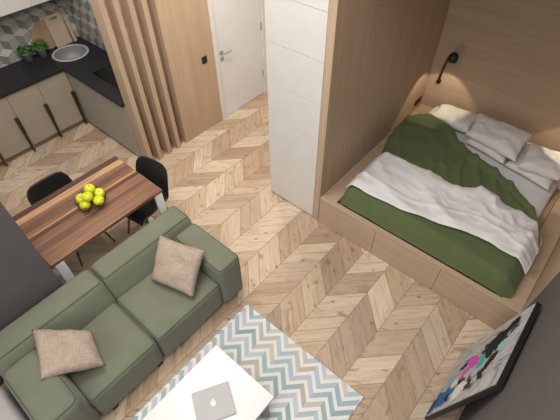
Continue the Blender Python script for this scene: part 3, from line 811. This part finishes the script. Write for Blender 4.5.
for i, ((x, y, z), l) in enumerate(AP):
    apple_parts(l, 0.845 + x, 3.065 + y, 0.7505 + z, random.uniform(-0.6, 0.6), random.uniform(0, 6))

# ============================================================ SOFA
sf = thing('sofa', 'olive green two seat sofa with low boxy backrests and armrests', 'sofa', (0.4, 2.1, 0))
L = sf.location
def sc(name, lo, hi, r=0.05, puff=0.012, seed=0.0, warp=None, n=14):
    r = 0.042 if r < 0.06 else r
    b = new(); cushion(b, Vector(lo) - L, Vector(hi) - L, r, puff, n, 0.004, seed, warp); o = obj(name, b, M['sofa'], sf, True)
    # stitched seam around the top edge
    a, c = Vector(lo) - L, Vector(hi) - L; k = r * 0.29; z = c.z - k; pts = []
    cx = [(a.x + r, a.y + r, PI), (c.x - r, a.y + r, 1.5 * PI), (c.x - r, c.y - r, 0), (a.x + r, c.y - r, 0.5 * PI)]
    q = r - k
    for px, py, a0 in cx:
        for i in range(5): pts.append(Vector((px + q * math.cos(a0 + i * PI / 8), py + q * math.sin(a0 + i * PI / 8), z)))
    full = []
    for i, p in enumerate(pts):
        nx_ = pts[(i + 1) % len(pts)]; m_ = max(1, int((nx_ - p).length / 0.06))
        for j in range(m_): full.append(p.lerp(nx_, j / m_))
    if warp: full = [warp(p) for p in full]
    obj('piping', tube(new(), full, 0.0045, 6, True), M['sofa_seam'], o, True)
    return o
def back_warp(p):
    k = max(0.0, min(1.0, (p.z - 0.42) / 0.23))
    p.y += 0.085 * k * max(0.0, min(1.0, (2.565 - L.y - p.y) / 0.31))
    return p
sc('seat', (0.425, 1.69, 0.07), (1.125, 2.30, 0.42), 0.05, 0.012, 1)
sc('seat', (-0.20, 1.69, 0.07), (0.415, 2.30, 0.42), 0.05, 0.012, 2)
sc('backrest', (0.435, 2.255, 0.07), (1.375, 2.565, 0.655), 0.045, 0.010, 3, back_warp)
sc('backrest', (-0.51, 2.255, 0.07), (0.425, 2.565, 0.655), 0.045, 0.010, 4, back_warp)
sc('armrest', (1.125, 1.665, 0.07), (1.375, 2.29, 0.61), 0.045, 0.010, 5)
sc('armrest', (-0.51, 1.665, 0.07), (-0.205, 2.29, 0.61), 0.075, 0.010, 6)
for x, y in ((1.30, 1.74), (0.36, 1.74), (-0.10, 1.74), (1.30, 2.50), (-0.44, 1.74), (-0.44, 2.50), (0.40, 2.5)):
    obj('foot', box(new(), Vector((x - .025, y - .025, 0)) - L, Vector((x + .025, y + .025, 0.085)) - L, 0.004), M['foot'], sf)

# pouf at the sofa's left end
pf = thing('pouf', 'pale gray ribbed pouf beside the left armrest of the green sofa', 'pouf', (-0.90, 1.85, 0))
for k, (a, c) in enumerate(((-0.695, -0.565), (-0.825, -0.70), (-0.955, -0.83), (-1.085, -0.96), (-1.22, -1.09))):
    b = new(); cushion(b, (a + 0.90, -0.50, 0.05), (c + 0.90, 0.52, 0.445), 0.045, 0.006, 12, 0.005, 30 + k)
    obj('ribbed_cushion', b, M['throw'], pf, True)
obj('base', box(new(), (-0.30, -0.46, 0.0), (0.31, 0.48, 0.06), 0.004), M['foot'], pf)

# scatter cushions
CG = 'tan linen cushions on the sofa'
tag(four_corner('scatter_cushion', (0.74, 2.17, 0.46), (0.86, 1.74, 0.47), (1.02, 2.31, 0.72), (1.165, 1.875, 0.72), 0.15, M['linen'], 5.0, 0.018, 0.05), 'tan linen cushion leaning against the right armrest near the dining table leg', 'cushion', CG)
tag(four_corner('scatter_cushion', (-0.32, 1.98, 0.64), (0.04, 1.80, 0.50), (-0.17, 2.36, 0.68), (0.125, 2.10, 0.53), 0.15, M['linen'], 9.0, 0.022, 0.04), 'tan linen cushion lying across the seat and the left armrest of the sofa', 'cushion', CG)

# ============================================================ RUG, COFFEE TABLE, LAPTOP
tag(obj('rug', box(new(), (-0.17, 0.22, 0.001), (1.28, 1.55, 0.013), 0.004), M['rug']), 'pastel chevron rug under the white coffee table', 'rug')
ct = thing('coffee_table', 'low white rectangular coffee table on the chevron rug', 'table', (0.1, 1.01, 0.0135))
obj('tabletop', box(new(), (-0.22, -0.31, 0.352), (0.615, 0.31, 0.387), 0.003), M['table_white'], ct)
for x in (-0.16, 0.55):
    lg = new()
    for y in (-0.275, 0.275): box(lg, (x - 0.02, y - 0.02, 0.0), (x + 0.02, y + 0.02, 0.352), 0.003)
    box(lg, (x - 0.02, -0.275, 0.0), (x + 0.02, 0.275, 0.02), 0.003)
    obj('leg_frame', lg, M['steel'], ct)
A, B_, Cc = Vector((0.33, 1.18, 0)), Vector((0.57, 1.04, 0)), Vector((0.44, 0.83, 0))
xd = (B_ - A).normalized(); yd = Vector((-xd.y, xd.x, 0))        # yd points to the top of the logo
ctr = A + xd * 0.14 - yd * 0.12
lp = thing('laptop', 'closed silver laptop lying on the white coffee table', 'laptop', (ctr.x, ctr.y, 0.401), math.atan2(xd.y, xd.x))
b = new(); prism(b, [(-0.14, -0.12), (0.14, -0.12), (0.14, 0.12), (-0.14, 0.12)], 0.0, 0.009, 0.002); obj('base', b, M['laptop'], lp)
b = new(); prism(b, [(-0.14, -0.12), (0.14, -0.12), (0.14, 0.12), (-0.14, 0.12)], 0.010, 0.016, 0.002); lid = obj('lid', b, M['laptop'], lp)
# fruit-shaped mark with a bite and a leaf, set into the lid
def bite_apple():
    out = []
    for k in range(72):
        a = 2 * PI * k / 72
        rx, ry = 0.0185, 0.019
        x, y = rx * math.cos(a), ry * math.sin(a)
        y -= 0.004 * math.exp(-(x / 0.006) ** 2) if y > 0 else -0.0025 * math.exp(-(x / 0.005) ** 2)
        x *= 1 + 0.10 * (y / 0.019)
        d = math.hypot(x - 0.0245, y - 0.002)
        if d < 0.0105:
            x, y = 0.0245 + (x - 0.0245) * 0.0105 / d, 0.002 + (y - 0.002) * 0.0105 / d
        out.append((x, y))
    return out
b = new(); prism(b, bite_apple(), 0.0158, 0.0166)
lf = [(0.001 + 0.0045 * math.cos(2 * PI * k / 16) * 0.9 + 0.004 * math.sin(2 * PI * k / 16) * 0.9, 0.026 + 0.0055 * math.sin(2 * PI * k / 16)) for k in range(16)]
prism(b, lf, 0.0158, 0.0166)
obj('logo', b, M['logo'], lid)

# ============================================================ PICTURE leaning on the right wall
pc = thing('canvas_picture', 'abstract splashed canvas in a black frame leaning on the dark gray wall', 'picture', (1.82, -0.235, 0.0))
pc.rotation_euler = (-math.atan2(0.165, 1.09), 0, PI)    # local x runs toward -X, local y toward the wall
# local: x across, y depth (positive toward the wall), z up
HW, HH, TH = 0.362, 1.10, 0.038
b = new(); box(b, (-HW, 0.004, 0.0), (HW, TH, HH), 0.003); obj('frame', b, M['canvas_edge'], pc)
b = new(); box(b, (-HW + 0.012, 0.0, 0.012), (HW - 0.012, 0.0045, HH - 0.012)); obj('canvas', b, M['art'], pc)
